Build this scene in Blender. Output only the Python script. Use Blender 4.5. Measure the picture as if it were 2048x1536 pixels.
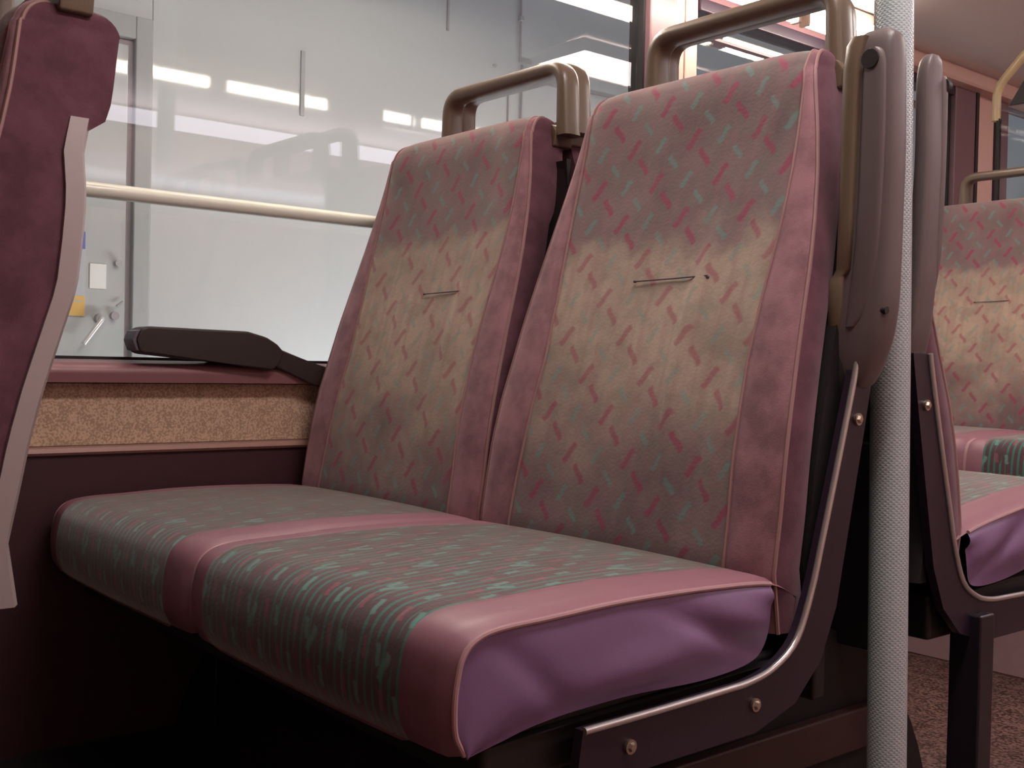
import bpy, bmesh, math, random
from mathutils import Vector, Matrix
random.seed(4)
PI = math.pi
sc = bpy.context.scene
COL = sc.collection
for o in list(bpy.data.objects):
    bpy.data.objects.remove(o)

# ------------------------------------------------------------------ camera
cd = bpy.data.cameras.new('camera')
cam = bpy.data.objects.new('camera', cd)
COL.objects.link(cam)
sc.camera = cam
cd.sensor_width = 36.0
cd.lens = 2218.0 / 2048.0 * 36.0
cd.clip_start = 0.02
yaw, pit, rol = .694, -.018, .022
fw = Vector((-math.cos(yaw) * math.cos(pit), math.sin(yaw) * math.cos(pit), math.sin(pit)))
r0 = fw.cross(Vector((0, 0, 1))).normalized()
u0 = r0.cross(fw)
rr = r0 * math.cos(rol) + u0 * math.sin(rol)
uu = u0 * math.cos(rol) - r0 * math.sin(rol)
M3 = Matrix((rr, uu, -fw)).transposed()
cam.matrix_world = Matrix.Translation((1.568, -.863, .645)) @ M3.to_4x4()

# ------------------------------------------------------------------ world, exposure, area lights
w = bpy.data.worlds.new('world')
sc.world = w
w.use_nodes = True
w.node_tree.nodes['Background'].inputs[0].default_value = (.80, .88, 1.0, 1)
w.node_tree.nodes['Background'].inputs[1].default_value = .32
sc.view_settings.view_transform = 'Standard'
sc.view_settings.look = 'None'
sc.view_settings.gamma = 1
sc.view_settings.exposure = .15
sc.view_settings.use_curve_mapping = False

LAMP_E = 36.0          # cove tubes on the window side
LAMP_FAR_E = 5.0       # cove tubes on the other side of the bus


def area(name, loc, rot, sx, sy, power, color=(1, 1, 1)):
    l = bpy.data.lights.new(name, 'AREA')
    l.shape = 'RECTANGLE'
    l.size, l.size_y = sx, sy
    l.energy = power
    l.color = color
    o = bpy.data.objects.new(name, l)
    o.location = loc
    o.rotation_euler = rot
    COL.objects.link(o)
    return o


# added unseen light in the gap between bus and outside wall, brightening the wall
area('wall_fill_light', (-.22, 1.20, .18), (0, math.radians(110), 0), .08, 2.0, 15, (.98, .98, 1.0))

# ------------------------------------------------------------------ node helpers


class NT:
    def __init__(s, name):
        s.m = bpy.data.materials.new(name)
        s.m.use_nodes = True
        s.t = s.m.node_tree
        s.n = s.t.nodes
        s.b = s.n['Principled BSDF']

    def new(s, kind, **kw):
        nd = s.n.new(kind)
        for k, v in kw.items():
            setattr(nd, k, v)
        return nd

    def link(s, a, b):
        s.t.links.new(a, b)

    def put(s, sock, v):
        if hasattr(v, 'is_output'):
            s.link(v, sock)
        else:
            sock.default_value = v

    def math(s, op, a, b=None, c=None):
        nd = s.new('ShaderNodeMath', operation=op)
        s.put(nd.inputs[0], a)
        if b is not None:
            s.put(nd.inputs[1], b)
        if c is not None:
            s.put(nd.inputs[2], c)
        return nd.outputs[0]

    def step(s, v, lo, hi, a=0., b=1.):
        nd = s.new('ShaderNodeMapRange', interpolation_type='SMOOTHSTEP')
        s.put(nd.inputs[0], v)
        nd.inputs[1].default_value = lo
        nd.inputs[2].default_value = hi
        nd.inputs[3].default_value = a
        nd.inputs[4].default_value = b
        return nd.outputs[0]

    def mix(s, f, a, b):
        nd = s.new('ShaderNodeMix', data_type='RGBA')
        s.put(nd.inputs[0], f)
        for i, v in ((6, a), (7, b)):
            if hasattr(v, 'is_output'):
                s.link(v, nd.inputs[i])
            else:
                nd.inputs[i].default_value = (*v, 1)
        return nd.outputs[2]

    def noise(s, scale, detail=3, co=None, rough=.5):
        nd = s.new('ShaderNodeTexNoise')
        nd.inputs['Scale'].default_value = scale
        nd.inputs['Detail'].default_value = detail
        nd.inputs['Roughness'].default_value = rough
        if co is not None:
            s.link(co, nd.inputs['Vector'])
        return nd.outputs[0]

    def obj(s):
        return s.new('ShaderNodeTexCoord').outputs['Object']

    def uv(s):
        return s.new('ShaderNodeTexCoord').outputs['UV']

    def bump(s, h, strength=.3, dist=.001):
        nd = s.new('ShaderNodeBump')
        nd.inputs['Strength'].default_value = strength
        nd.inputs['Distance'].default_value = dist
        s.link(h, nd.inputs['Height'])
        s.link(nd.outputs[0], s.b.inputs['Normal'])

    def set(s, **kw):
        for k, v in kw.items():
            s.put(s.b.inputs[k.replace('_', ' ')], (*v, 1) if isinstance(v, tuple) and len(v) == 3 else v)


def plain(name, c, rough=.5, metal=0., var=.12, scale=40., bump=.15, bscale=400., **kw):
    t = NT(name)
    co = t.obj()
    n = t.noise(scale, 4, co)
    c2 = tuple(x * (1 - var) for x in c)
    c1 = tuple(min(1, x * (1 + var)) for x in c)
    t.set(Base_Color=t.mix(n, c2, c1), Roughness=rough, Metallic=metal, **kw)
    if bump:
        t.bump(t.noise(bscale, 2, co), bump, .0006)
    return t.m


def speckle(name, a, b, scale, rough=.9, lo=.42, hi=.58):
    t = NT(name)
    co = t.obj()
    n = t.noise(scale, 2, co)
    n2 = t.noise(scale * .22, 3, co)
    f = t.step(t.math('ADD', t.math('MULTIPLY', n, .7), t.math('MULTIPLY', n2, .3)), lo, hi)
    t.set(Base_Color=t.mix(f, a, b), Roughness=rough)
    t.bump(n, .4, .0008)
    return t.m


def velour(name, c, var=.3, sheen=.5):
    t = NT(name)
    co = t.obj()
    n = t.noise(22, 5, co, .6)
    n2 = t.noise(700, 2, co)
    f = t.math('ADD', t.math('MULTIPLY', t.step(n, .3, .7), .7), t.math('MULTIPLY', n2, .3))
    t.set(Base_Color=t.mix(f, tuple(x * (1 - var) for x in c), tuple(x * (1 + var) for x in c)), Roughness=.95,
          Sheen_Weight=sheen, Sheen_Roughness=.45, Sheen_Tint=(.95, .72, .78), Specular_IOR_Level=.15)
    t.bump(n2, .35, .0007)
    return t.m


def marks(t, U, V, off, ang, L, wd, per=.095, row=.0475, amp=.0012):
    """squiggles on a staggered lattice; returns mask"""
    u = t.math('SUBTRACT', U, off[0])
    v = t.math('SUBTRACT', V, off[1])
    q = t.math('DIVIDE', v, row)                         # lattice: a=(per,0), b=(per/2,row)
    p = t.math('SUBTRACT', t.math('DIVIDE', u, per), t.math('MULTIPLY', q, .5))
    fp = t.math('SUBTRACT', p, t.math('ROUND', p))
    fq = t.math('SUBTRACT', q, t.math('ROUND', q))
    du = t.math('MULTIPLY', t.math('ADD', fp, t.math('MULTIPLY', fq, .5)), per)
    dv = t.math('MULTIPLY', fq, row)
    c, s_ = math.cos(ang), math.sin(ang)
    a = t.math('ADD', t.math('MULTIPLY', du, c), t.math('MULTIPLY', dv, s_))
    b = t.math('SUBTRACT', t.math('MULTIPLY', dv, c), t.math('MULTIPLY', du, s_))
    b = t.math('SUBTRACT', b, t.math('MULTIPLY', t.math('SINE', t.math('MULTIPLY', a, 2 * PI / L)), amp))
    ma = t.step(t.math('ABSOLUTE', a), L * .42, L * .52, 1, 0)
    mb = t.step(t.math('ABSOLUTE', b), wd * .4, wd * 1.4, 1, 0)
    return t.math('MULTIPLY', ma, mb)


MAG = (.30, .045, .10)
TEAL = (.13, .30, .27)


def moquette_back(name, seed, bands):
    """patterned plush of the backrests; UV in metres (u across, v up).  bands = where the pile is paler"""
    t = NT(name)
    sep = t.new('ShaderNodeSeparateXYZ')
    uvn = t.uv()
    t.link(uvn, sep.inputs[0])
    U, V = sep.outputs[0], sep.outputs[1]
    mp = t.new('ShaderNodeMapping')
    t.link(uvn, mp.inputs[0])
    mp.inputs['Location'].default_value = (seed, seed * 2.3, 0)
    co = mp.outputs[0]
    blot = t.noise(9, 4, co, .6)
    fine = t.noise(260, 2, co)
    mp2 = t.new('ShaderNodeMapping')
    t.link(co, mp2.inputs[0])
    mp2.inputs['Scale'].default_value = (90, 5, 1)
    streak = t.noise(1, 3, mp2.outputs[0])
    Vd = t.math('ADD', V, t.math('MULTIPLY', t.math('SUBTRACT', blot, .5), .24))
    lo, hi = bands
    pale_band = t.math('MULTIPLY', t.step(Vd, lo - .11, lo + .11), t.step(Vd, hi - .03, hi + .03, 1, 0))  # paler tan band between the two heights, edges broken by noise
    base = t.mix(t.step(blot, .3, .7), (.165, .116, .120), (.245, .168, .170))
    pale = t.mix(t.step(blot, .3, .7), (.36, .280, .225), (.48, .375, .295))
    c = t.mix(pale_band, base, pale)
    # greenish, darker tuft clouds
    n3 = t.noise(28, 3, co, .6)
    c = t.mix(t.math('MULTIPLY', t.step(n3, .46, .66), .30), c, (.16, .175, .135))
    c = t.mix(t.math('MULTIPLY', t.step(streak, .45, .65), .22), c, (.30, .13, .14))
    m1 = marks(t, U, V, (.010, .012), math.radians(50), .030, .0042)
    m2 = marks(t, U, V, (-.018, .036), math.radians(124), .028, .0040)
    t1 = marks(t, U, V, (.0545, .012), math.radians(50), .024, .0038)
    t2 = marks(t, U, V, (.030, .036), math.radians(124), .022, .0034)
    fade = t.math('SUBTRACT', 1, t.math('MULTIPLY', pale_band, .30))
    c = t.mix(t.math('MULTIPLY', t.math('MAXIMUM', t1, t2), t.math('MULTIPLY', fade, .50)), c, TEAL)
    c = t.mix(t.math('MULTIPLY', t.math('MAXIMUM', m1, m2), t.math('MULTIPLY', fade, .72)), c, MAG)
    t.set(Base_Color=c, Roughness=.95, Sheen_Weight=.35, Sheen_Roughness=.5, Sheen_Tint=(.9, .8, .75), Specular_IOR_Level=.15)
    t.bump(fine, .4, .0008)
    return t.m


def moquette_seat(name):
    """striped pattern of the cushions; UV in metres (u across, v from the back along the pile to the front hem)"""
    t = NT(name)
    sep = t.new('ShaderNodeSeparateXYZ')
    uvn = t.uv()
    t.link(uvn, sep.inputs[0])
    U, V = sep.outputs[0], sep.outputs[1]
    fine = t.noise(260, 2, uvn)
    blot = t.noise(9, 3, uvn)
    mp = t.new('ShaderNodeMapping')
    t.link(uvn, mp.inputs[0])
    mp.inputs['Scale'].default_value = (95, 13, 1)
    brk = t.noise(1, 1, mp.outputs[0])
    c = t.mix(blot, (.075, .044, .050), (.110, .070, .076))
    s1 = t.math('ABSOLUTE', t.math('SUBTRACT', t.math('FRACT', t.math('DIVIDE', U, .0115)), .5))
    stripe = t.math('MULTIPLY', t.step(s1, .13, .24, 1, 0), t.step(brk, .40, .46))
    c = t.mix(t.math('MULTIPLY', stripe, .85), c, (.050, .19, .155))
    m1 = marks(t, U, V, (.010, .012), math.radians(70), .019, .0034, .056, .036)
    t1 = marks(t, U, V, (.030, .014), math.radians(70), .019, .0034, .056, .036)
    t2 = marks(t, U, V, (.040, .022), math.radians(112), .026, .0040, .112, .072)
    c = t.mix(t.math('MULTIPLY', m1, .60), c, (.30, .08, .12))
    c = t.mix(t.math('MULTIPLY', t.math('MAXIMUM', t1, t2), .60), c, (.13, .36, .31))
    t.set(Base_Color=c, Roughness=.85, Sheen_Weight=1.0, Sheen_Roughness=.36, Sheen_Tint=(.85, .80, .78), Specular_IOR_Level=.2)
    t.bump(fine, .35, .0007)
    return t.m


def emit(name, c, e):
    t = NT(name)
    t.set(Base_Color=c, Emission_Color=c, Emission_Strength=e)
    return t.m


def glass(name, ior=1.5, tint=(.96, .98, .98)):
    m = bpy.data.materials.new(name)
    m.use_nodes = True
    n = m.node_tree.nodes
    l = m.node_tree.links
    n.clear()
    o = n.new('ShaderNodeOutputMaterial')
    mx = n.new('ShaderNodeMixShader')
    tr = n.new('ShaderNodeBsdfTransparent')
    tr.inputs[0].default_value = (*tint, 1)
    g = n.new('ShaderNodeBsdfGlossy')
    g.inputs['Roughness'].default_value = .012
    # Schlick reflectance, the same from both faces of the thin pane
    ge = n.new('ShaderNodeNewGeometry')
    dt = n.new('ShaderNodeVectorMath')
    dt.operation = 'DOT_PRODUCT'
    l.new(ge.outputs['Normal'], dt.inputs[0])
    l.new(ge.outputs['Incoming'], dt.inputs[1])

    def mth(op, a, b):
        q = n.new('ShaderNodeMath')
        q.operation = op
        for k, v in enumerate((a, b)):
            if hasattr(v, 'is_output'):
                l.new(v, q.inputs[k])
            elif v is not None:
                q.inputs[k].default_value = v
        return q.outputs[0]
    ab = mth('ABSOLUTE', dt.outputs['Value'], None)
    pw_ = mth('POWER', mth('SUBTRACT', 1.0, ab), 5.0)
    f0 = ((ior - 1) / (ior + 1)) ** 2
    l.new(mth('ADD', mth('MULTIPLY', pw_, 1 - f0), f0), mx.inputs[0])
    l.new(tr.outputs[0], mx.inputs[1])
    l.new(g.outputs[0], mx.inputs[2])
    l.new(mx.outputs[0], o.inputs[0])
    return m


def enamel(name, c, coat_r=.05, var=.05):
    t = NT(name)
    co = t.obj()
    n = t.noise(2.2, 4, co, .6)
    t.set(Base_Color=t.mix(n, tuple(x * (1 - var) for x in c), tuple(min(1, x * (1 + var)) for x in c)), Roughness=.6,
          Coat_Weight=1.0, Coat_Roughness=coat_r, Coat_IOR=1.55)
    return t.m


def knurled(name, c):
    t = NT(name)
    sep = t.new('ShaderNodeSeparateXYZ')
    t.link(t.uv(), sep.inputs[0])
    a = t.math('MULTIPLY', sep.outputs[0], 22)
    b = t.math('MULTIPLY', sep.outputs[1], 210)
    h1 = t.math('SINE', t.math('MULTIPLY', t.math('ADD', a, b), 2 * PI))
    h2 = t.math('SINE', t.math('MULTIPLY', t.math('SUBTRACT', a, b), 2 * PI))
    h = t.math('MAXIMUM', h1, h2)
    t.set(Base_Color=t.mix(t.step(h, -.2, 1), tuple(x * .93 for x in c), c), Roughness=.32, Coat_Weight=.4, Coat_Roughness=.2)
    t.bump(h, .35, .0005)
    return t.m


MT = {
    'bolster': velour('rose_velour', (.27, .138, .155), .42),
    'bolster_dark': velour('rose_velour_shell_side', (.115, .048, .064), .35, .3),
    'vinyl': plain('vinyl_shaded_side', (.185, .102, .215), .42, var=.05, bump=.12, bscale=900, Coat_Weight=.12, Coat_Roughness=.35),  # same vinyl as the top, tinted purple for its dimmer side light
    'vinyl_lit': plain('vinyl_lit_top', (.27, .125, .160), .45, var=.05, bump=.12, bscale=900, Coat_Weight=.12, Coat_Roughness=.35),  # same vinyl as the side, tinted pinker for the light from above
    'piping': plain('glossy_rose_piping', (.42, .25, .27), .22, var=.05, bump=0, Coat_Weight=.6, Coat_Roughness=.12),
    'seam': plain('rose_seam_cord', (.30, .165, .155), .7, var=.1, bump=0),
    'thread': plain('dark_stitching', (.10, .07, .085), .8, bump=0),
    'back_a': moquette_back('moquette_aisle_backrest', 1.7, (.21, .405)),
    'back_b': moquette_back('moquette_window_backrest', 5.2, (.17, .44)),
    'seat': moquette_seat('striped_moquette_cushion'),
    'black': plain('black_plastic_shell', (.012, .009, .010), .55, var=.2),
    'blackmetal': plain('black_painted_steel', (.013, .009, .014), .35, var=.2),
    'frame': plain('dark_plum_frame_moulding', (.020, .010, .022), .4, var=.15),
    'steel': plain('satin_steel_trim', (.55, .53, .52), .28, metal=.8, var=.05, bump=.05),
    'bolt': plain('zinc_bolt_head', (.50, .42, .34), .3, metal=.9, var=.1, bump=0),
    'olive': plain('taupe_moulded_plastic', (.150, .105, .072), .36, var=.08, bump=.25, bscale=1200, Coat_Weight=.25, Coat_Roughness=.25),
    'greypl': plain('grey_moulded_plastic', (.135, .105, .103), .42, var=.06, bump=.2, bscale=1200),
    'shellgrey': plain('pale_grey_shell_edge', (.36, .29, .29), .45, var=.05, bump=.1),
    'darkarm': plain('dark_brown_armrest_plastic', (.030, .017, .016), .5, var=.12, bump=.2, bscale=1000),
    'armend': plain('grey_mauve_end_cap', (.12, .10, .13), .45, bump=0),
    'pole': knurled('dimpled_grey_powder_coat', (.42, .48, .50)),
    'rail': plain('cream_rail_enamel', (.85, .87, .76), .25, var=.02, bump=0, Coat_Weight=.5, Coat_Roughness=.1),
    'sill': plain('mauve_sill_laminate', (.27, .12, .13), .38, var=.08, bump=.05),
    'panel': speckle('speckled_tan_wall_carpet', (.42, .27, .19), (.66, .46, .33), 320),
    'lower': plain('dark_maroon_wall_panel', (.048, .012, .018), .6, var=.2),
    'trimpink': plain('pink_edge_trim', (.42, .24, .20), .4, var=.06, bump=.05),
    'mauveframe': plain('mauve_window_frame', (.16, .085, .095), .45, var=.06, bump=.05),
    'gasket': plain('black_rubber_gasket', (.012, .010, .011), .6, bump=0),
    'pillar': plain('peach_wall_laminate', (.58, .37, .31), .5, var=.03, bump=.05),
    'ceiling': plain('warm_white_ceiling_laminate', (.50, .43, .40), .35, var=.03, bump=.03, Coat_Weight=.2, Coat_Roughness=.25),
    'floor': speckle('speckled_brown_floor', (.055, .022, .018), (.26, .15, .13), 150, .75),
    'riser': plain('pinkish_seat_box_laminate', (.40, .27, .28), .5, var=.08, bump=.08),
    'footwell_shade': plain('footwell_shade_black', (.010, .008, .008), .85, var=.2),  # black stands in for the shade in the footwell
    'arch': plain('dark_wheel_arch_paint', (.008, .006, .007), .7, var=.3),
    'beam': plain('brown_seat_rail', (.045, .022, .017), .5, var=.15),
    'glass': glass('window_glass'),
    'wall_out': enamel('glossy_white_wall_enamel', (.56, .575, .58)),
    'door_out': enamel('glossy_grey_door_enamel', (.50, .52, .52)),
    'dframe': plain('matt_grey_door_frame', (.42, .43, .43), .7, var=.05, bump=.05),
    'seamgrey': plain('wall_joint_sealant', (.40, .36, .38), .8, bump=0),
    'chrome': plain('bright_lever_metal', (.85, .85, .85), .2, metal=.5, var=.02, bump=0),
    'paper': plain('white_notice_paper', (.88, .88, .86), .6, var=.02, bump=0),
    'signgrey': plain('grey_notice_print', (.52, .54, .58), .6, var=.04, bump=0),
    'signblue': plain('blue_notice_print', (.13, .18, .55), .6, var=.04, bump=0),
    'signyellow': plain('orange_notice_print', (.80, .50, .14), .6, var=.04, bump=0),
    'lamp': emit('lit_tube_diffuser', (1.0, .86, .74), LAMP_E),
    'fill_ceiling': emit('added_ceiling_diffuser', (1.0, .91, .87), 21.0),  # glow of the unseen ceiling lights added to brighten the seats
    'lamp_far': emit('lit_tube_diffuser_opposite', (.93, .86, 1.0), LAMP_FAR_E),
    'cap': plain('cream_lamp_end_cap', (.60, .48, .38), .4, bump=0),
    'screenrail': plain('cream_gold_screen_rail', (.55, .43, .24), .35, var=.05, bump=0),
}

# ------------------------------------------------------------------ mesh helpers


def link_mesh(name, verts, faces, m, parent=None, smooth=True, uvs=None):
    me = bpy.data.meshes.new(name)
    me.from_pydata([tuple(v) for v in verts], [], faces)
    if uvs is not None:
        ul = me.uv_layers.new(name='UVMap')
        for lp in me.loops:
            ul.data[lp.index].uv = uvs[lp.vertex_index]
    me.materials.append(m)
    bm = bmesh.new()
    bm.from_mesh(me)
    bmesh.ops.remove_doubles(bm, verts=bm.verts, dist=2e-5)
    bmesh.ops.recalc_face_normals(bm, faces=bm.faces)
    bm.to_mesh(me)
    bm.free()
    if smooth:
        for p in me.polygons:
            p.use_smooth = True
        try:
            me.set_sharp_from_angle(angle=math.radians(42))
        except Exception:
            pass
    me.validate()
    o = bpy.data.objects.new(name, me)
    COL.objects.link(o)
    if parent:
        o.parent = parent
    return o


class MB:
    def __init__(s):
        s.v, s.f, s.uv = [], [], []
        s.hard = False

    def grid(s, rows, closed_u=False, uv=None):
        """rows: list of equal-length point lists"""
        b = len(s.v)
        n = len(rows[0])
        for i, r in enumerate(rows):
            for j, p in enumerate(r):
                s.v.append(tuple(p))
                s.uv.append(uv[i][j] if uv else (0, 0))
        for i in range(len(rows) - 1):
            for j in range(n if closed_u else n - 1):
                k = (j + 1) % n
                s.f.append((b + i * n + j, b + i * n + k, b + (i + 1) * n + k, b + (i + 1) * n + j))
        return b

    def cap(s, ring):
        b = len(s.v)
        s.v += [tuple(p) for p in ring]
        s.uv += [(0, 0)] * len(ring)
        s.f.append(tuple(range(b, b + len(ring))))

    def box(s, x0, x1, y0, y1, z0, z1, bev=0.):
        bm = bmesh.new()
        bmesh.ops.create_cube(bm, size=1)
        for v in bm.verts:
            v.co = Vector(((x0 + x1) / 2 + v.co.x * (x1 - x0), (y0 + y1) / 2 + v.co.y * (y1 - y0), (z0 + z1) / 2 + v.co.z * (z1 - z0)))
        if bev:
            bmesh.ops.bevel(bm, geom=bm.edges[:], offset=bev, segments=3, affect='EDGES', profile=.5)
        s.add_bm(bm)
        return s

    def add_bm(s, bm):
        s.hard = True
        b = len(s.v)
        bm.verts.ensure_lookup_table()
        for v in bm.verts:
            s.v.append(tuple(v.co))
            s.uv.append((0, 0))
        for f in bm.faces:
            s.f.append(tuple(b + v.index for v in f.verts))
        bm.free()

    def prism(s, poly, axis, a, b_, bev=0.):
        """poly in the other two coordinates (cyclic order without axis)"""
        def mk(p, t):
            return {'x': (t, p[0], p[1]), 'y': (p[0], t, p[1]), 'z': (p[0], p[1], t)}[axis]
        bm = bmesh.new()
        va = [bm.verts.new(mk(p, a)) for p in poly]
        vb = [bm.verts.new(mk(p, b_)) for p in poly]
        bm.faces.new(va)
        bm.faces.new(vb[::-1])
        n = len(poly)
        for i in range(n):
            bm.faces.new((va[i], vb[i], vb[(i + 1) % n], va[(i + 1) % n]))
        bm.verts.index_update()
        if bev:
            bmesh.ops.bevel(bm, geom=bm.edges[:], offset=bev, segments=2, affect='EDGES', profile=.5)
            bm.verts.index_update()
        s.add_bm(bm)
        return s

    def tube(s, path, r, n=12, caps=True, sx=1., sy=1., ref=None):
        path = [Vector(p) for p in path]
        rows, uv = [], []
        up = Vector(ref) if ref else None
        L = 0
        for i, p in enumerate(path):
            a = path[max(i - 1, 0)]
            c = path[min(i + 1, len(path) - 1)]
            t = (c - a).normalized()
            if i:
                L += (p - path[i - 1]).length
            if up is None:
                up = Vector((0, 0, 1)) if abs(t.z) < .9 else Vector((1, 0, 0))
            s1 = t.cross(up).normalized()
            u1 = s1.cross(t).normalized()
            if not ref:
                up = u1
            rad = r[i] if isinstance(r, (list, tuple)) else r
            rows.append([p + s1 * math.cos(2 * PI * k / n) * rad * sx + u1 * math.sin(2 * PI * k / n) * rad * sy for k in range(n)])
            uv.append([(k / n, L) for k in range(n)])
        s.grid(rows, True, uv)
        if caps:
            s.cap(rows[0][::-1])
            s.cap(rows[-1])
        return s

    def build(s, name, m, parent=None, smooth=True):
        o = link_mesh(name, s.v, s.f, m, parent, smooth, s.uv)
        if s.hard and smooth:
            w_ = o.modifiers.new('weighted', 'WEIGHTED_NORMAL')
            w_.weight = 100
            w_.keep_sharp = True
        return o


def catmull(P, n=6):
    P = [Vector(p) for p in P]
    out = []
    for i in range(len(P) - 1):
        p0, p1, p2, p3 = P[max(i - 1, 0)], P[i], P[i + 1], P[min(i + 2, len(P) - 1)]
        for k in range(n):
            t = k / n
            out.append(.5 * ((2 * p1) + (p2 - p0) * t + (2 * p0 - 5 * p1 + 4 * p2 - p3) * t * t + (3 * p1 - p0 - 3 * p2 + p3) * t ** 3))
    out.append(P[-1])
    return out


def rounded(P, r, n=5):
    """polyline with filleted corners"""
    P = [Vector(p) for p in P]
    out = [P[0]]
    for i in range(1, len(P) - 1):
        a, b, c = P[i - 1], P[i], P[i + 1]
        d1 = (a - b)
        d2 = (c - b)
        q = min(r, d1.length * .49, d2.length * .49)
        s, e = b + d1.normalized() * q, b + d2.normalized() * q
        for k in range(n + 1):
            t = k / n
            out.append((1 - t) ** 2 * s + 2 * t * (1 - t) * b + t * t * e)
    out.append(P[-1])
    return out


def interp(x, xs, ys):
    if x <= xs[0]:
        return ys[0]
    for i in range(len(xs) - 1):
        if x <= xs[i + 1]:
            t = (x - xs[i]) / (xs[i + 1] - xs[i])
            return ys[i] + (ys[i + 1] - ys[i]) * t
    return ys[-1]


def thing(name, label, cat, loc=(0, 0, 0), group=None):
    o = bpy.data.objects.new(name, None)
    o.empty_display_size = .05
    COL.objects.link(o)
    o.location = loc
    o['label'] = label
    o['category'] = cat
    if group:
        o['group'] = group
    return o


def tag(o, label, cat, group=None):
    o['label'] = label
    o['category'] = cat
    if group:
        o['group'] = group
    return o


def structure(o, label=None):
    o['kind'] = 'structure'
    if label:
        o['label'] = label
    return o


# ================================================================== THE SETTING
Y0, Y1 = -2.3, 3.4
XW = -.05
# floor
structure(MB().box(-.12, 2.25, Y0, Y1, -.06, 0).build('floor', MT['floor'], smooth=False), 'speckled brown bus floor')
# raised footwell, black standing in for shade, in front of the pair of seats
structure(MB().box(-.045, .98, Y0 + .02, -.02, .0, .09, .004).build('footwell_shade_platform', MT['footwell_shade']), 'raised footwell floor with shade put into its black colour')

# ---- window wall (left).  openings: y (-2.2 .82) , (.98 2.02) , (2.40 3.3), z .641 - 1.445
wl = thing('wall_left', 'window side wall of the bus', 'wall')
del wl['category']
structure(wl)
MB().box(-.10, -.030, Y0, Y1, 0, .505, .0).build('lower_panel', MT['lower'], wl, False)
MB().box(-.10, -.035, Y0, Y1, .512, .604).build('speckled_panel', MT['panel'], wl, False)
MB().prism([(-.10, .503), (-.026, .503), (-.022, .507), (-.024, .513), (-.034, .517), (-.10, .517)], 'y', Y0, Y1).build('edge_trim', MT['trimpink'], wl)
MB().box(-.10, -.030, Y0, Y1, .5165, .5205).build('trim_bead', MT['panel'], wl, False)
for (a, b, nm, mt) in ((.905, .936, 'pillar_panel', 'pillar'), (.9405, .978, 'pillar_panel', 'pillar'), (2.172, 2.285, 'pillar_panel', 'pillar'), (-.98, -.80, 'pillar_panel', 'mauveframe')):  # the foremost pillar is unseen, added to cut window light
    MB().box(-.10, -.042, a, b, .641, 1.46, .002).build(nm, MT[mt], wl)
MB().box(-.10, -.046, .934, .9425, .641, 1.46).build('pillar_joint', MT['gasket'], wl, False)
MB().box(-.10, -.04, Y0, Y1, 1.447, 1.50).build('header_panel', MT['mauveframe'], wl, False)
MB().prism([(-.045, 1.442), (-.005, 1.446), (.0, 1.452), (-.012, 1.492), (-.045, 1.50)], 'y', 1.56, Y1).build('valance', MT['pillar'], wl)
structure(MB().prism([(-.095, .604), (-.010, .606), (-.008, .618), (-.010, .627), (-.018, .634), (-.040, .6385), (-.095, .639)], 'y', Y0, Y1, .0).build('window_sill', MT['sill']), 'mauve window sill')
structure(MB().box(-.090, -.058, Y0, Y1, .6385, .643).build('trim_1', MT['gasket'], smooth=False), 'black gasket at the foot of the glass')


def window(n, y0, y1, left_frame, right_frame, label):
    t = thing('window_%d' % n, label, 'window')
    del t['category']
    structure(t)
    MB().box(-.062, -.058, y0 + .002, y1 - .002, .643, 1.447).build('pane', MT['glass'], t, False)
    if left_frame:
        MB().box(-.09, -.030, y0 - left_frame, y0, .641, 1.447, .004).build('frame', MT['mauveframe'], t)
        MB().box(-.085, -.050, y0, y0 + .006, .645, 1.44).build('gasket', MT['gasket'], t, False)
    if right_frame:
        MB().box(-.09, -.030, y1 + .006, y1 + right_frame, .641, 1.447, .004).build('frame', MT['mauveframe'], t)
        MB().box(-.085, -.045, y1, y1 + .008, .645, 1.44).build('gasket', MT['gasket'], t, False)
    return t


window(1, -.80, .812, 0, .088, 'large side window beside the pair of seats')
w2 = window(2, .980, 2.04, 0, .117, 'side window behind the pair of seats')
MB().box(-.045, -.028, 2.157, 2.172, .641, 1.447).build('edge_gasket', MT['gasket'], w2, False)
MB().box(-.09, -.035, .98, 2.185, 1.418, 1.447, .004).build('top_frame', MT['frame'], w2)
MB().box(-.085, -.05, .98, 2.04, 1.37, 1.376, .0).build('vent_bar', MT['mauveframe'], w2, False)
MB().box(-.09, -.046, 2.285, 2.30, .641, 1.447).build('pillar_joint', MT['gasket'], wl, False)
MB().box(-.10, -.03, Y0, -.98, .641, 1.447).build('light_cut_panel', MT['lower'], wl, False)  # unseen panel added to shut out light from the forward window
window(3, 2.35, 3.3, .05, 0, 'side window farthest back')

# grab rail across window 1
structure_rail = thing('grab_rail', 'cream horizontal grab rail running across the big side window', 'rail', (-.014, 0, .877))
MB().tube([(0, y, 0) for y in (-.82, -.6, -.3, -.1, .05, .20)], .0112, 20).build('rail_tube', MT['rail'], structure_rail)
for y in (-.81, .195):
    MB().tube([(.0, y, 0), (-.035, y, 0)], .009, 12).build('rail_bracket', MT['rail'], structure_rail)

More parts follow.
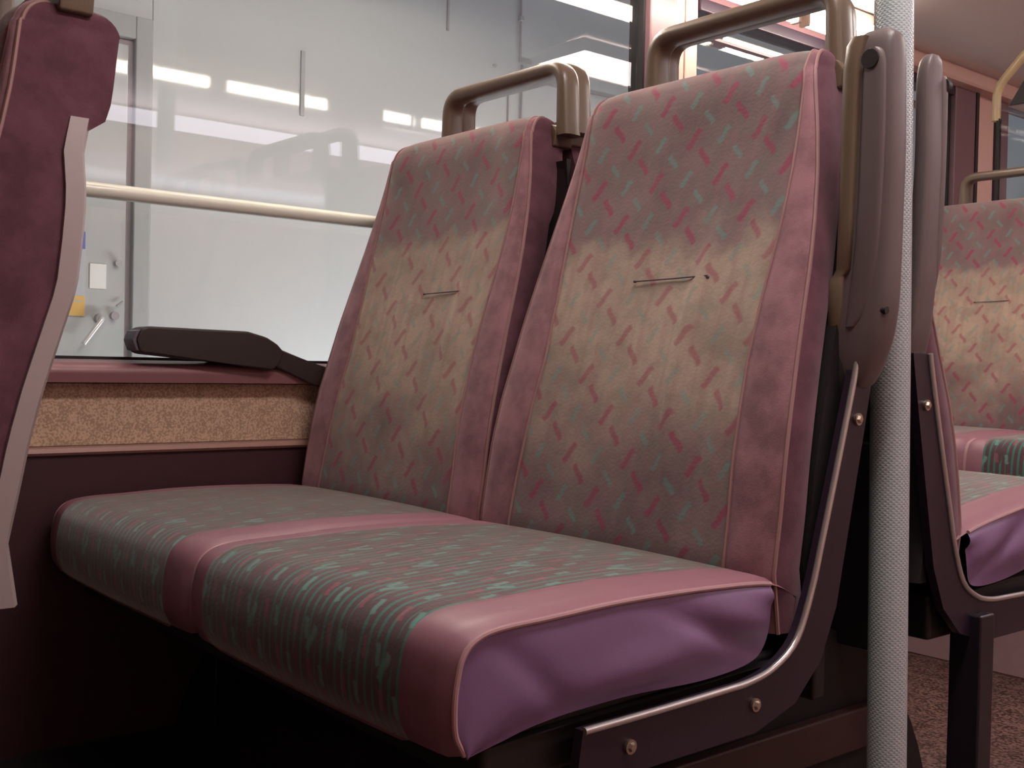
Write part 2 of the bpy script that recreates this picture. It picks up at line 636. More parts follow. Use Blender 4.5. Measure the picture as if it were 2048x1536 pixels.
# ---- ceiling with coves, right wall, end walls
cp = [(-.06, 1.495), (-.01, 1.492), (.06, 1.505), (.20, 1.575), (.40, 1.66), (.66, 1.72), (1.02, 1.745), (1.38, 1.72), (1.64, 1.66), (1.84, 1.575), (1.98, 1.505), (2.05, 1.492), (2.12, 1.495)]
cc = catmull([(p[0], 0, p[1]) for p in cp], 5)
mb = MB()
mb.grid([[(p.x, Y0, p.z) for p in cc], [(p.x, Y1, p.z) for p in cc]])
mb.grid([[(p.x, Y0, p.z + .03) for p in cc], [(p.x, Y1, p.z + .03) for p in cc]])
structure(mb.build('ceiling', MT['ceiling']), 'warm white curved ceiling')
structure(MB().box(2.10, 2.16, Y0, Y1, 0, 1.52).build('wall_right', MT['pillar'], smooth=False))
structure(MB().box(-.10, 2.16, Y0 - .05, Y0, 0, 1.80).build('wall_front', MT['pillar'], smooth=False))
structure(MB().box(-.10, 2.16, Y1, Y1 + .05, 0, 1.80).build('wall_rear', MT['pillar'], smooth=False))

# cove lamps


def cove_lamp(x, z, y0, y1, mt, label, hz=.056, hx=.020):
    t = thing('cove_light', label, 'lamp', (x, (y0 + y1) / 2, z), 'fluorescent lights in the coves')
    h = (y1 - y0) / 2
    MB().box(-hx / 2, hx / 2, -h + .012, h - .012, -hz / 2, hz / 2, .006).build('diffuser', mt, t)
    for s in (-1, 1):
        MB().box(-hx / 2 - .002, hx / 2 + .002, s * h - .012 if s > 0 else -h, h if s > 0 else -h + .012, -hz / 2 - .002, hz / 2 + .002, .003).build('end_cap', MT['cap'], t)
    MB().box(-hx / 2 * (1 if x < 1 else -1) - .004, -hx / 2 * (1 if x < 1 else -1) + .004, -h, h, 0, hz / 2 + .028).build('mount', MT['cap'], t, False)
    return t


cove_lamp(.062, 1.441, -.25, .50, MT['lamp'], 'lit cove tube above the big side window, mirrored in the wall outside')
cove_lamp(.062, 1.441, .53, 1.19, MT['lamp'], 'lit cove tube above the pillar between the windows')
cove_lamp(.062, 1.441, 1.21, 1.50, MT['lamp'], 'lit cove tube seen through the aisle seat grab handle')
cove_lamp(1.995, 1.446, -.05, 3.3, MT['lamp_far'], 'long lit cove tube on the opposite side of the bus', .03, .12)

for yl_, lb_ in ((-.10, 'added unseen ceiling diffuser over the aisle beside the nearest double seat'), (2.05, 'added unseen ceiling diffuser beside the farthest seats')):  # out of view, added as key light for seats and rear bay
    cl = thing('added_ceiling_light', lb_, 'lamp', (1.16, yl_, 1.715), 'added ceiling lights over the aisle')
    MB().box(-.12, .12, -.36, .36, -.012, .006, .004).build('diffuser', MT['fill_ceiling'], cl)
    for (a, b, c, d) in ((-.135, -.12, -.375, .375), (.12, .135, -.375, .375), (-.12, .12, -.375, -.36), (-.12, .12, .36, .375)):
        MB().box(a, b, c, d, -.016, .025, .002).build('frame', MT['cap'], cl)

# ---- wheel arch, seat box, under-seat beam
R_, yc = .357, .164
arc = [(yc + R_ * math.cos(a), R_ * math.sin(a)) for a in [PI * k / 28 for k in range(29)]]
structure(MB().prism([(yc + R_, 0.0)] + arc[1:-1] + [(yc - R_, 0.0)], 'x', -.03, .80).build('wheel_arch', MT['arch']), 'dark rounded wheel arch under the seats')
structure(MB().box(-.03, 1.00, 1.48, 2.35, 0, .09 + .30, .004).build('seat_box', MT['riser']), 'pinkish box under the farthest seats')

# ---- outside: white wall with joints, door, notices
XO = -.6875


def ow(y, z):
    return (-.863 + .99 * (y + .863), .645 + .99 * (z - .645))


wo = thing('wall_outside', 'glossy white wall outside the windows', 'wall')
del wo['category']
structure(wo)
yj = [ow(.036, 0)[0], 1.70, 3.0, 3.9]
for i in range(len(yj) - 1):
    g = .0012
    MB().box(XO - .03, XO, yj[i] + g, yj[i + 1] - g, -.3, 2.3, .0015).build('wall_panel', MT['wall_out'], wo)
MB().box(XO - .03, XO, -2.4, ow(-.35, 0)[0], -.3, 2.3).build('wall_panel', MT['wall_out'], wo, False)
MB().box(XO - .03, XO, ow(-.35, 0)[0], ow(.036, 0)[0], ow(0, 1.345)[1], 2.3, .001).build('wall_panel', MT['wall_out'], wo)
# small surface conduit and hatch outline on the wall
cdt = thing('conduit', 'thin grey conduit with clips on the white wall outside', 'pipe', (XO, 1.031, 1.2))
y_, _ = ow(1.031, 1)
MB().tube([(.006, .0 + y_ - 1.031, .24), (.006, y_ - 1.031, .9)], .0028, 8).build('conduit_tube', MT['seamgrey'], cdt)
MB().box(.0, .014, y_ - 1.031 - .006, y_ - 1.031 + .006, .345, .357, .002).build('conduit_clip', MT['dframe'], cdt)
MB().tube([(.006, -.012, -.0), (.006, -.012, .232), (.006, .03, .230)], .003, 8).build('conduit_branch', MT['seamgrey'], cdt)
hc = thing('wall_hatch', 'faint pinkish hatch outline on the white wall outside', 'hatch', (XO, 1.2, 1.2))
for q in ([(.003, -.222, -.30), (.003, -.222, .195)], [(.003, -.222, .195), (.003, .42, .205)], [(.003, -.222, -.30), (.003, .42, -.30)], [(.003, .42, -.30), (.003, .42, .205)]):
    MB().tube(q, .0022, 6).build('hatch_edge', MT['seamgrey'], hc)
bt = MB().tube([(XO, ow(.948, 0)[0], ow(0, 1.422)[1]), (XO + .006, ow(.948, 0)[0], ow(0, 1.422)[1])], .005, 12).build('wall_stud', MT['dframe'])
tag(bt, 'small dark stud on the white wall outside, left of the conduit', 'stud')
ce = MB().box(XO, XO + .004, ow(.388, 0)[0] - .005, ow(.388, 0)[0] + .005, ow(0, 1.203)[1], ow(0, 1.35)[1]).build('cable_cover', MT['dframe'])
tag(ce, 'short vertical cover strip on the wall outside, above the grab rail', 'strip')
cf = MB().box(XO, XO + .004, ow(.795, 0)[0] - .003, ow(.795, 0)[0] + .003, ow(0, 1.481)[1], 1.9).build('cable_cover', MT['seamgrey'])
tag(cf, 'short vertical cover strip at the top of the wall outside, left of the conduit', 'strip')

structure(MB().box(-3, -.16, -3, 5, -.36, -.30).build('ground_outside', MT['dframe'], smooth=False), 'ground between the bus and the wall')

dr = thing('door_1', 'grey service door in the wall outside', 'door')
del dr['category']
structure(dr)
fy0, fy1 = ow(.000, 0)[0], ow(.036, 0)[0]
ftop0, ftop1 = ow(0, 1.298)[1], ow(0, 1.345)[1]
ydl = ow(-.35, 0)[0]
MB().box(XO - .02, XO + .006, fy0, fy1, -.3, ftop1, .003).build('door_frame', MT['dframe'], dr)
MB().box(XO - .02, XO + .006, ydl, fy0, ftop0, ftop1, .003).build('door_frame', MT['dframe'], dr)
MB().box(XO - .02, XO - .003, ydl, ow(-.012, 0)[0], -.3, ow(0, 1.285)[1], .002).build('door_leaf', MT['door_out'], dr)
MB().box(XO - .02, XO - .010, ydl, fy0, -.3, ftop0 + .01).build('door_gap', MT['seamgrey'], dr, False)
py, pz = ow(-.064, .719)
MB().tube([(XO - .004, py, pz), (XO + .010, py, pz)], .011, 16).build('lever_rose', MT['dframe'], dr)
lv = rounded([(XO + .0, py, pz), (XO + .018, py, pz), (XO + .018, py - .038, pz - .052)], .008)
MB().tube(lv, .0052, 10).build('door_lever', MT['chrome'], dr)
py, pz = ow(-.035, .726)
MB().tube([(XO - .004, py, pz), (XO + .008, py, pz)], .0085, 14).build('lock_cylinder', MT['seamgrey'], dr)
MB().tube([(XO + .004, py + .003, pz + .020), (XO + .004, py + .016, pz + .030)], .002, 8).build('lock_latch', MT['seamgrey'], dr)
py, pz = ow(-.030, .834)
MB().tube([(XO - .004, py, pz), (XO + .010, py, pz)], .007, 14).build('lock_cylinder', MT['dframe'], dr)

sg = thing('notice', 'tall grey notice with blue head and orange foot on the door outside', 'notice', (XO - .002, ow(-.12, 0)[0], .8))


def nb(y0, y1, z0, z1, mt, nm, t, th=.0012):
    a, c = ow(y0, z0)
    b, d = ow(y1, z1)
    cy, cz = t.location.y, t.location.z
    return MB().box(-.0006, th, a - cy, b - cy, c - cz, d - cz).build(nm, MT[mt], t, False)


nb(-.165, -.094, .722, .894, 'signgrey', 'notice_sheet', sg)
nb(-.164, -.095, .858, .893, 'signblue', 'notice_head', sg, .0018)
nb(-.164, -.095, .723, .763, 'signyellow', 'notice_foot', sg, .0018)
nb(-.120, -.104, .829, .834, 'signblue', 'text_line', sg, .0018)
nb(-.116, -.100, .751, .754, 'signgrey', 'text_line', sg, .0022)
s2 = thing('notice', 'small white notice beside the tall notice on the door outside', 'notice', (XO - .002, ow(-.07, 0)[0], .8))
nb(-.085, -.052, .780, .830, 'paper', 'notice_sheet', s2)

# ================================================================== SEATS
W = .46
ZT = .45
PZ = [0, .05, .1, .15, .2, .25, .3, .35, .4, .45, .49, .51, .525]
PY = [.005, .0125, .020, .031, .045, .059, .075, .090, .104, .116, .123, .126, .129]
PI_ = [.004, .004, .006, .009, .0135, .0175, .022, .0285, .0365, .0465, .055, .0585, .060]
GZ = [0, .1, .2, .28, .37, .45, .50, .54]
GG = [.062, .066, .064, .054, .036, .020, .010, .007]


def backrest(root, x0, mat_panel, creases=(), thick=.057, hook=.075, slit=None, ttab=None, side_mat='bolster_dark', shell_mat='black', shell_t=.055):
    """backrest of one place; local frame of the bench, x0 = its left edge"""
    H = .535
    rows = []
    zs = [-.06, -.04, -.02] + [.0184 * k for k in range(0, 29)]
    for z in zs:
        rows.append((z, interp(z, PZ, PY) + (0 if z > 0 else -z * .15), interp(z, PZ, PI_), 0.))
    # rounded top: quarter arcs, front goes back, rear comes forward
    zt0 = zs[-1]
    r = .030
    for k in range(1, 9):
        a = PI / 2 * k / 8
        rows.append((zt0 + r * math.sin(a), interp(.525, PZ, PY) + (.0) + r * (1 - math.cos(a)), .060 + .010 * (1 - math.cos(a)), a))

    def yrear(z, yf, a):
        tk = interp(z, *ttab) if ttab else thick
        th = tk if z < .395 else (hook if z > .425 else tk + (hook - tk) * (z - .395) / .03)
        y = yf + th if a == 0 else interp(.525, PZ, PY) + hook - .030 * (1 - math.cos(a)) * 1.0
        return y

    ne, nc = 6, 30
    body = MB()
    panel = MB()
    side = MB()
    front_rows, uv_rows = [], []
    seamL, seamR, edgeL, edgeR = [], [], [], []
    Lacc = 0
    prev = None
    for (z, yf, ins, a) in rows:
        if prev:
            Lacc += math.hypot(z - prev[0], yf - prev[1])
        prev = (z, yf)
        g = interp(z, GZ, GG)
        xl, xr = x0 + ins, x0 + W - ins
        g2 = g * .88
        xs = [xl + g * (k / ne) for k in range(ne)] + [xl + g + (xr - xl - g - g2) * k / nc for k in range(nc + 1)] + [xr - g2 + g2 * (k + 1) / ne for k in range(ne)]
        line, uvl = [], []
        for j, x in enumerate(xs):
            e = min(x - xl, xr - x)
            rc = .007
            dy = rc * (1 - math.sqrt(max(0, 1 - (1 - min(e, rc) / rc) ** 2))) * .8
            # slight hollow of the middle, bolsters proud
            c = abs((x - (xl + xr) / 2) / ((xr - xl) / 2))
            bol = .004 * math.sin(PI * max(0., min(1, (c - .60) / .40))) * (1 if a == 0 else math.cos(a))
            hol = .007 * (1 - c * c) * math.sin(PI * min(1, max(0, z / .5))) if z > 0 else 0
            y = yf + dy - bol + hol
            u = (x - x0)
            for (pts, hgt, wd) in creases:
                zz = [p[1] for p in pts]
                if zz[0] < z < zz[-1]:
                    cxp = interp(z, zz, [p[0] for p in pts])
                    f = math.sin(PI * (z - zz[0]) / (zz[-1] - zz[0])) ** .6
                    y -= hgt * f * math.exp(-((u - cxp) / wd) ** 2)
            if j in (ne, ne + nc):
                y += .0022
            zz_ = z
            if a > 0:
                zz_ = z - .004 * (c ** 6)
            line.append((x, y, ZT + zz_))
            uvl.append((u, Lacc))
        front_rows.append(line)
        uv_rows.append(uvl)
        seamL.append(line[ne])
        seamR.append(line[ne + nc])
        edgeL.append(line[0])
        edgeR.append(line[-1])
    # close the top towards the rear row
    panel.grid([r_[ne:ne + nc + 1] for r_ in front_rows], uv=[u_[ne:ne + nc + 1] for u_ in uv_rows])
    body.grid([[(p[0], p[1] + (.006 if ne < j < ne + nc else 0), p[2]) for j, p in enumerate(r_)] for r_ in front_rows])
    # sides and rear
    rear = []
    for i, (z, yf, ins, a) in enumerate(rows):
        yr = yrear(z, yf, a)
        L_, R_2 = front_rows[i][0], front_rows[i][-1]
        rearline = []
        for k in range(9):
            x = L_[0] + (R_2[0] - L_[0]) * k / 8
            e = min(k, 8 - k) / 8 * W
            dy = (.010 if ttab is None else .003) * max(0, 1 - e / .03)
            rearline.append((x, yr - dy, L_[2]))
        rear.append(rearline)
        mm = 6
    for sgn, idx, ridx in ((-1, 0, 0), (1, -1, 8)):
        g_ = []
        for i in range(len(rows)):
            A = Vector(front_rows[i][idx])
            B = Vector(rear[i][ridx])
            g_.append([(A.x + sgn * .004 * math.sin(PI * k / 6) - sgn * .003 * math.exp(-((k / 6 - .55 - .3 * (i / 30 - .8)) / .10) ** 2) * (1 if 22 < i < 34 else 0), A.y + (B.y - A.y) * k / 6, A.z) for k in range(7)])
        side.grid(g_)
    body_rear = rear
    side.grid(body_rear)
    # top strip between the last front row and the last rear row
    fl = front_rows[-1]
    rl = rear[-1]
    side.grid([[(p[0], p[1], p[2]) for p in fl], [(p[0], rl[0][1] + (.008 if 0 < j < len(fl) - 1 else 0), p[2] - .001) for j, p in enumerate(fl)]])
    b = body.build('backrest', MT['bolster'], root)
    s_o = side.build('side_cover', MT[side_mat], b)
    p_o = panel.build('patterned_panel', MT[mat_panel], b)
    for pts in (seamL, seamR):
        MB().tube([Vector(p) + Vector((0, -.0012, 0)) for p in pts], .0016, 6).build('seam_cord', MT['seam'], b)
    for pts, s in ((edgeL, -1), (edgeR, 1)):
        MB().tube([Vector(p) + Vector((s * .0005, 0, 0)) for p in pts], .0022, 6).build('edge_piping', MT['seam'], b)
    if slit:
        z = slit[2]
        yy = interp(z, PZ, PY) + .0045
        MB().tube([(x0 + slit[0] + (slit[1] - slit[0]) * k / 8, yy + .002 * math.sin(PI * k / 8) - .0022, ZT + z + .002 * k / 8) for k in range(9)], .0009, 6).build('stitched_slit', MT['thread'], b)
        for xx in (slit[0], slit[1]):
            MB().box(x0 + xx - .002, x0 + xx + .002, yy - .003, yy, ZT + z - .0015, ZT + z + .0015, .001).build('stitch_tack', MT['thread'], b)
    # moulded shell at the back
    sh = []
    for (z, yf, ins, a) in rows[:(30 if ttab is None else 27)]:
        y1 = yf + (interp(z, *ttab) - .0035 if ttab else thick - .004)
        y2 = y1 + shell_t if ttab else min(y1 + shell_t, .172)
        isx = ins if ttab else ins * .4
        xa, xb = x0 + isx + (.001 if ttab is None else -.0045), x0 + W - isx - (.001 if ttab is None else -.0045)
        sh.append([(xa, y1, ZT + z), (xb, y1, ZT + z), (xb, y2 - .006, ZT + z), (xb - .012, y2, ZT + z), (xa + .012, y2, ZT + z), (xa, y2 - .006, ZT + z)])
    m = MB()
    m.grid(sh, True)
    m.cap(sh[0][::-1])
    m.cap(sh[-1])
    m.build('back_shell', MT[shell_mat], root)


def handle(root, x0, xl=.126, xr=.392, zb=.515, dz=0.):
    y = .186
    za, zt = ZT + zb + dz, ZT + .613 + dz
    path = rounded([(x0 + xl - .002, y, za), (x0 + xl, y, zt), (x0 + xr, y, zt), (x0 + xr + .004, y, za)], .030, 7)
    h = MB()
    n = 16
    rows = []
    P = [Vector(p) for p in path]
    for i, p in enumerate(P):
        t = (P[min(i + 1, len(P) - 1)] - P[max(i - 1, 0)]).normalized()
        s1 = Vector((0, 1, 0))
        u1 = t.cross(s1).normalized()
        d = min(i, len(P) - 1 - i)
        ex = 1.25 if d == 0 else 1
        ring = []
        for k in range(n):
            c, s_ = math.cos(2 * PI * k / n), math.sin(2 * PI * k / n)
            c = math.copysign(abs(c) ** .65, c)
            s_ = math.copysign(abs(s_) ** .65, s_)
            ring.append(p + s1 * c * .0165 + u1 * s_ * .0105 * ex)
        rows.append(ring)
    h.grid(rows, True)
    h.cap(rows[0])
    h.cap(rows[-1])
    g = h.build('grab_handle', MT['olive'], root)
    # base rail with swept feet
    b = [(x0 + .085, ZT + .500), (x0 + .408, ZT + .500), (x0 + .412, ZT + .520), (x0 + .405, ZT + .530), (x0 + .385, ZT + .537), (x0 + .150, ZT + .537), (x0 + .130, ZT + .534), (x0 + .085, ZT + .528)]
    b = [(p[0], p[1] + dz) for p in b]
    MB().prism(b, 'y', .168, .203, .003).build('handle_base', MT['olive'], root)


CP = catmull([(0, .045, ZT - .020), (0, .0, ZT - .003), (0, -.10, ZT + .003), (0, -.20, ZT + .004), (0, -.28, ZT + .001), (0, -.332, ZT - .001), (0, -.357, ZT - .007),
              (0, -.371, ZT - .020), (0, -.377, ZT - .040), (0, -.379, ZT - .062), (0, -.377, ZT - .083), (0, -.368, ZT - .100)], 5)


def cushion(root, x0, outer=0, tilt=0.):
    """outer: +1 if the right side is exposed and gets the loose vinyl side cover"""
    ne, nc = 5, 24
    rows, uvr = [], []
    Lacc = 0
    for i, p in enumerate(CP):
        if i:
            Lacc += (p - CP[i - 1]).length
        line, uvl = [], []
        fr = min(1, max(0, -p.y / .36))
        g1, g2 = .060 - .022 * fr, .052 + .010 * fr
        xs = [x0 + g1 * k / ne for k in range(ne)] + [x0 + g1 + (W - g1 - g2) * k / nc for k in range(nc + 1)] + [x0 + W - g2 + g2 * (k + 1) / ne for k in range(ne)]
        T = CP[min(i + 1, len(CP) - 1)] - CP[max(i - 1, 0)]
        nrm = Vector((0, T.z, -T.y)).normalized()
        if nrm.z < 0 and i < 30:
            nrm = -nrm
        if i >= 30:
            nrm = Vector((0, -abs(nrm.y), nrm.z))
        for x in xs:
            e = min(x - x0, x0 + W - x)
            d = .006 * (1 - math.sqrt(max(0, 1 - (1 - min(e, .02) / .02) ** 2)))
            crown = .003 * math.sin(PI * (x - x0) / W)
            q = p + nrm * (crown - d)
            line.append((x, q.y, q.z + tilt * max(0, -p.y)))
            uvl.append((x - x0, Lacc))
        rows.append(line)
        uvr.append(uvl)
    body, panel = MB(), MB()
    inner = []
    for i, r_ in enumerate(rows):
        inner.append([(p[0], p[1] + .004, p[2] - .005) if ne < j < ne + nc else p for j, p in enumerate(r_)])
    body.grid(inner)
    panel.grid([r_[ne:ne + nc + 1] for r_ in rows], uv=[u_[ne:ne + nc + 1] for u_ in uvr])
    # underside
    und = MB()
    und.grid([[rows[0][0], rows[0][-1]], [(x0, .03, ZT - .085), (x0 + W, .03, ZT - .085)], [rows[-1][0], rows[-1][-1]]])
    c = body.build('seat_cushion', MT['vinyl_lit'], root)
    panel.build('patterned_panel', MT['seat'], c)
    und.build('underside', MT['black'], c)
    # side walls
    bot = catmull([(0, .003, ZT - .030), (0, -.006, ZT - .066), (0, -.030, ZT - .080), (0, -.097, ZT - .085), (0, -.193, ZT - .082), (0, -.282, ZT - .086), (0, -.330, ZT - .094), (0, -.362, ZT - .100)], 8)
    nT = len(CP)
    for sgn, idx in ((-1, 0), (1, -1)):
        sd = MB()
        g_ = []
        for i in range(5, nT):
            A = Vector(rows[i][idx])
            f = (i - 5) / (nT - 6) * (len(bot) - 1)
            k0 = min(int(f), len(bot) - 2)
            B = bot[k0].lerp(bot[k0 + 1], f - k0)
            B = Vector((0, B.y, B.z + tilt * max(0, -B.y)))
            ln = []
            for k in range(17):
                t = k / 16
                y = A.y + (B.y - A.y) * t
                z = A.z + (B.z - A.z) * t
                dx = .005 * math.sin(PI * min(1, t * 1.1)) * (1 if sgn > 0 else .3)
                if sgn > 0 and outer:
                    # soft folds of the loose cover
                    zz = z - ZT - tilt * max(0, -y)
                    edge = min(1, t * 6) * min(1, (1 - t) * 5 + .25)
                    dx += edge * .0075 * math.exp(-((zz + .058 - (y + .16) * .10) / .020) ** 2) * math.exp(-((y + .17) / .10) ** 2)
                    dx -= edge * .0060 * math.exp(-((zz + .040 + (y + .09) * .42) / .011) ** 2) * math.exp(-((y + .075) / .065) ** 2)
                    dx += edge * .0050 * math.exp(-((zz + .032 + (y + .05) * .30) / .014) ** 2) * math.exp(-((y + .03) / .05) ** 2)
                    dx -= edge * .0028 * math.exp(-((zz + .045 + (y + .30) * .9) / .016) ** 2) * math.exp(-((y + .29) / .07) ** 2)
                ln.append((A.x + sgn * dx, y, z))
            g_.append(ln)
        sd.grid(g_)
        sd.build('side_cover', MT['vinyl'], c)
        pp = [Vector(r_[idx]) + Vector((sgn * .0012, 0, .0008)) for r_ in rows[5:]]
        MB().tube(pp, .0024, 8).build('piping', MT['piping'], c)
    return c


TUBE = [(-.251, .353), (-.173, .354), (-.080, .356), (-.040, .358), (-.005, .366), (.028, .387), (.050, .431), (.065, .478), (.084, .540), (.109, .625), (.117, .655)]
OUT_ = [(.150, .655), (.138, .600), (.122, .530), (.108, .470), (.094, .410), (.070, .360), (.030, .325), (-.030, .308), (-.258, .306)]


def side_frame(root, x, s=1, bolts=True):
    tp = catmull([(0, a, b) for a, b in TUBE], 4)
    poly = [(p.y, p.z) for p in tp] + OUT_
    f = MB().prism(poly, 'x', x - s * .010, x + s * .000, .0).build('side_frame', MT['frame'], root)
    MB().tube([(x + s * .001, p.y, p.z) for p in tp], .0033, 10).build('edge_trim', MT['steel'], f)
    if bolts:
        for (y, z) in ((-.198, .330), (-.033, .335), (.121, .597)):
            m = MB()
            m.tube([(x, y, z), (x + s * .003, y, z)], .0062, 16)
            m.tube([(x + s * .003, y, z), (x + s * .0055, y, z)], [.0045, .0030], 6)
            m.build('bolt', MT['bolt'], f)
    return f


def loft_z(secs, n=20, pw=.6):
    """secs: (z, xc, yc, hx, hy)"""
    m = MB()
    rows = []
    for (z, xc, y, hx, hy) in secs:
        ring = []
        for k in range(n):
            c, s_ = math.cos(2 * PI * k / n), math.sin(2 * PI * k / n)
            ring.append((xc + math.copysign(abs(c) ** pw, c) * hx, y + math.copysign(abs(s_) ** pw, s_) * hy, z))
        rows.append(ring)
    m.grid(rows, True)
    m.cap(rows[0][::-1])
    m.cap(rows[-1])
    return m


def smooth_secs(S, n=4):
    """catmull over 5-vectors"""
    out = []
    for i in range(len(S) - 1):
        p0, p1, p2, p3 = S[max(i - 1, 0)], S[i], S[i + 1], S[min(i + 2, len(S) - 1)]
        for k in range(n):
            t = k / n
            out.append(tuple(.5 * ((2 * b) + (c - a) * t + (2 * a - 5 * b + 4 * c - d) * t * t + (3 * b - a - 3 * c + d) * t ** 3) for a, b, c, d in zip(p0, p1, p2, p3)))
    out.append(S[-1])
    return out


def arm_up(root, y0=.132, dx=0., sw=1.):
    """folded-up armrest on the aisle side: front face shows a grey channel with a round top"""
    S = [(.626, .930, .0, .008, .008), (.634, .932, .0, .016, .014), (.652, .935, .0, .0225, .018), (.680, .938, 0, .029, .020), (.712, .940, 0, .032, .020), (.742, .943, 0, .0305, .019),
         (.800, .946, 0, .0285, .018), (.870, .948, 0, .0275, .017), (.940, .947, 0, .0265, .017), (.966, .947, 0, .0255, .016), (.980, .948, 0, .0225, .013), (.987, .949, 0, .014, .008)]
    S = [(z, x + dx, y0 + y, hx * sw, hy) for z, x, y, hx, hy in S]
    a = loft_z(smooth_secs(S), 24, .55).build('armrest', MT['greypl'], root)
    TS = [(.676, .917, .004, .006), (.690, .917, .008, .010), (.712, .918, .0095, .012), (.738, .919, .0095, .012), (.7415, .921, .0075, .010), (.748, .926, .0085, .011), (.80, .9275, .009, .012), (.88, .9285, .0095, .012), (.95, .9295, .0100, .012), (.972, .932, .0100, .011), (.981, .936, .008, .009)]
    loft_z([(z, x + dx if sw == 1 else x + dx + .012, y0 - .0125, hx * sw, hy) for z, x, hx, hy in TS], 16, .6).build('armrest_edge_strip', MT['olive'], a)
    # raised grey pad sitting in the front face, with pointed foot
    PP = [(.690, .936, .006), (.700, .940, .010), (.72, .944, .0125), (.76, .950, .0135), (.82, .953, .0135), (.88, .954, .0135), (.93, .954, .0130), (.952, .954, .0120), (.962, .954, .009), (.966, .954, .005)]
    secs = smooth_secs([(z, x + dx, y0 - .0165, hx * sw, .0055) for z, x, hx in PP], 3)
    loft_z(secs, 20, .8).build('armrest_pad', MT['greypl'], a)
    MB().tube([(.952 + dx, y0 - .0235, .955), (.952 + dx, y0 - .016, .955)], .0095, 18).build('channel_end', MT['black'], a)
    MB().tube([(.933 + dx, y0 - .0185, .966), (.933 + dx, y0 - .010, .966)], .0035, 12).build('screw_hole', MT['black'], a)
    # hinge boot at the foot
    Bt = smooth_secs([(.600, .914, .000, .010, .012), (.615, .915, .0, .016, .02), (.645, .917, .0, .017, .024), (.672, .915, 0, .014, .022), (.684, .915, 0, .008, .014)], 4)
    loft_z([(z, x + dx, y0 + .004 + y, hx, hy) for z, x, y, hx, hy in Bt], 18, .7).build('armrest_hinge', MT['black'], root)
    if sw == 1:
        MB().tube([(.955 + dx, y0 - .012, .707), (.972 + dx, y0 - .012, .706)], .004, 10).build('armrest_catch', MT['black'], a)


def arm_down(root, x=-.014):
    """armrest on the window side, lowered, seen end-on from the front"""
    prof = [(-.246, .688), (-.256, .684), (-.263, .668), (-.258, .652), (-.250, .648), (-.128, .637), (-.049, .626), (-.036, .636), (-.028, .656), (-.040, .668), (-.058, .678), (-.090, .686)]
    a = MB().prism(prof, 'x', x - .022, x + .022, .004).build('armrest', MT['darkarm'], root)
    MB().prism([(-.2625, .681), (-.2675, .668), (-.2620, .653), (-.255, .652), (-.255, .683)], 'x', x - .018, x + .018, .001).build('armrest_end', MT['armend'], a)
    ln = [(-.042, .664), (-.037, .632), (.030, .604), (.060, .600), (.060, .632), (.020, .642)]
    MB().prism(ln, 'x', x - .014, x + .014, .003).build('armrest_link', MT['darkarm'], a)


def pan(root, x0, x1):
    MB().box(x0 + .012, x1 - .012, -.335, .06, ZT - .135, ZT - .078, .006).build('seat_pan', MT['black'], root)


def leg(root, x, y, z1=.33, z0=.0, hw=.020, foot=True):
    m = MB().box(x - hw, x + hw, y - .017, y + .017, z0, z1, .003)
    if foot:
        m.box(x - hw - .012, x + hw + .012, y - .03, y + .03, z0, z0 + .006, .001)
    m.build('leg', MT['blackmetal'], root)


CR_A = [([(.318, .02), (.300, .12), (.290, .21), (.300, .30), (.325, .40)], .0080, .011),
        ([(.372, .03), (.366, .10), (.372, .19)], .0065, .005),
        ([(.345, .42), (.372, .47), (.392, .525)], .0050, .005),
        ([(.268, .02), (.262, .10), (.27, .17)], .003, .012),
        ([(.200, .33), (.205, .40), (.200, .47)], .003, .016)]
CR_B = [([(.330, .05), (.318, .16), (.330, .30), (.345, .42)], .006, .016),
        ([(.20, .10), (.19, .2), (.2, .33)], .003, .02)]
CR_F = [([(.25, .1), (.24, .3)], .002, .02)]


def bench(label, loc, mirror=False, tilt=0., arms=True, group='double seats with patterned moquette', second_creases=True, shell_t=.038, arm_dx=-.010, arm_sw=1., platform=0., legs=()):
    t = thing('double_bus_seat', label, 'seat', loc, group)
    if mirror:
        t.scale = (1, -1, 1)
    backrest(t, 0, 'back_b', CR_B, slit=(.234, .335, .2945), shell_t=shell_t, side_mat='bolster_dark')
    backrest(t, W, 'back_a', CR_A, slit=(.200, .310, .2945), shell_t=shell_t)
    handle(t, 0, .146, .414)
    handle(t, W)
    cushion(t, 0, 0, tilt)
    cushion(t, W, 1, tilt)
    pan(t, 0, 2 * W)
    side_frame(t, .931, 1)
    side_frame(t, -.008, -1, False)
    MB().box(.02, .90, .105, .125, ZT - .145, ZT + .10, .004).build('rear_panel', MT['black'], t)
    if arms:
        arm_up(t, dx=arm_dx, sw=arm_sw)
    arm_down(t)
    for (x, y, z1) in legs:
        leg(t, x, y, z1, platform - loc[2])
    return t


front_pair = bench('double seat nearest the camera, dimpled pole beside its aisle backrest', (0, 0, 0), legs=((.84, -.17, .33), (.10, -.17, .33)), platform=.09)
structure(MB().box(.802, .818, -.09, .40, .188, .238, .003).build('trim_2', MT['beam']), 'brown rail along the wheel arch')

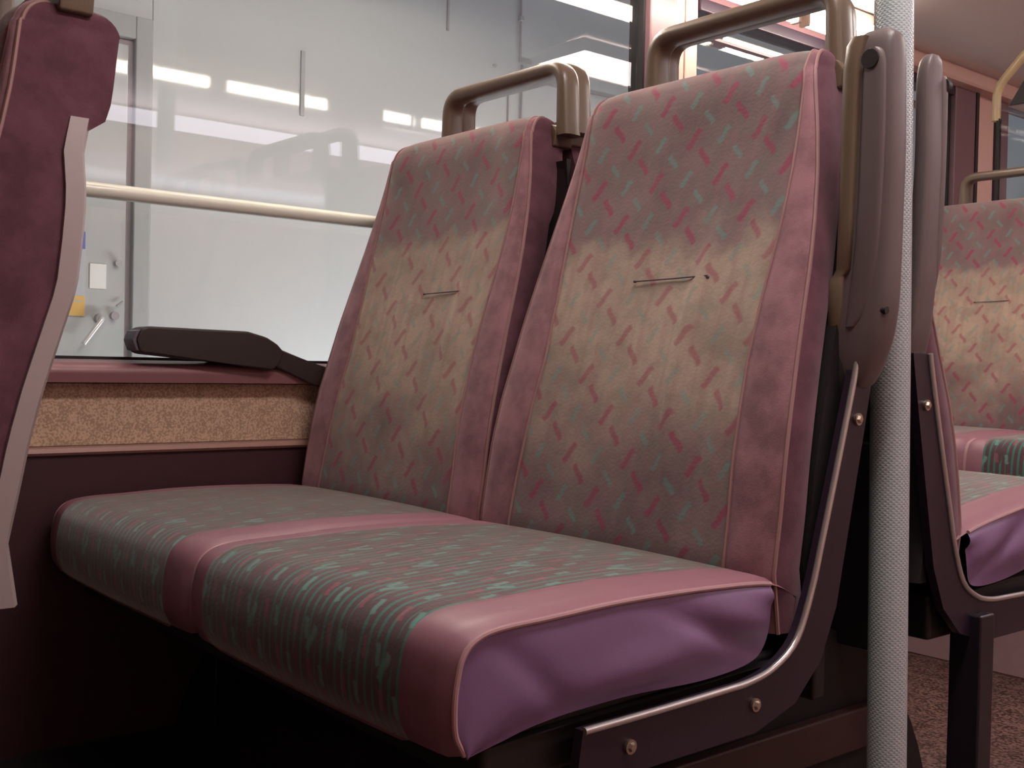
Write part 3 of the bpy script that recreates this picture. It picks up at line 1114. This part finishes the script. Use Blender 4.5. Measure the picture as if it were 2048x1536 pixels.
rear = bench('back-to-back double seat facing away, seen edge-on behind the pole', (-.026, .418, .012), mirror=True, tilt=.10, legs=((.925, -.01, .345), (.10, -.2, .33)), platform=0., arm_dx=-.016, arm_sw=.38)
far = bench('farthest double seat, facing the camera across the seat bay', (0, 1.60, .072), legs=(), arms=True)

# single seat in front (only the window-side place), seen from the side at the left edge of the photo
fs = thing('single_bus_seat', 'rose velour single seat seen edge-on at the left edge, with pale grey shell strip', 'seat', (-.005, -.668, .012))
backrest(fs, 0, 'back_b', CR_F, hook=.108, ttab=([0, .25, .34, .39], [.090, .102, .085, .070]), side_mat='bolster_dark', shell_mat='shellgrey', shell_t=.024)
handle(fs, 0, dz=.032)
cushion(fs, 0, 1)
pan(fs, 0, W)
leg(fs, .38, -.17, .33, .09)
leg(fs, .08, -.17, .33, .09)

# ================================================================== POLE
pl = thing('stanchion_pole', 'pale grey dimpled vertical pole standing by the aisle seat', 'pole', (.9205, .198, 0))
pl.rotation_euler = (0, 0, 0)
MB().tube([(-.020 * (z - .62), 0, z) for z in [0.004 + 1.735 * k / 40 for k in range(41)]], .0203, 40).build('pole_tube', MT['pole'], pl)
MB().tube([(.012, 0, 0), (.012, 0, .004), (.012, 0, .012)], [.036, .036, .023], 28).build('base_flange', MT['steel'], pl)
MB().tube([(-.022, 0, 1.715), (-.022, 0, 1.735), (-.022, 0, 1.742)], [.023, .034, .036], 28).build('top_flange', MT['steel'], pl)

# ================================================================== SCREEN BEHIND THE FARTHEST SEATS
sp = thing('partition_screen', 'cream-railed partition screen behind the farthest seats', 'screen', (.145, 1.93, 0))
MB().tube(rounded([(0, 0, 1.30), (0, 0, 1.385), (.085, 0, 1.475), (.55, 0, 1.475)], .03, 6), .011, 12).build('top_rail', MT['screenrail'], sp)
MB().box(.003, .012, -.006, .006, .39, 1.305, .001).build('screen_edge', MT['gasket'], sp)
MB().box(.012, .55, -.003, .003, .39, 1.33).build('screen_glass', MT['glass'], sp, False)
MB().prism([(.035, 1.335), (.55, 1.335), (.55, 1.43), (.095, 1.43)], 'y', -.004, .004).build('screen_header', MT['black'], sp)
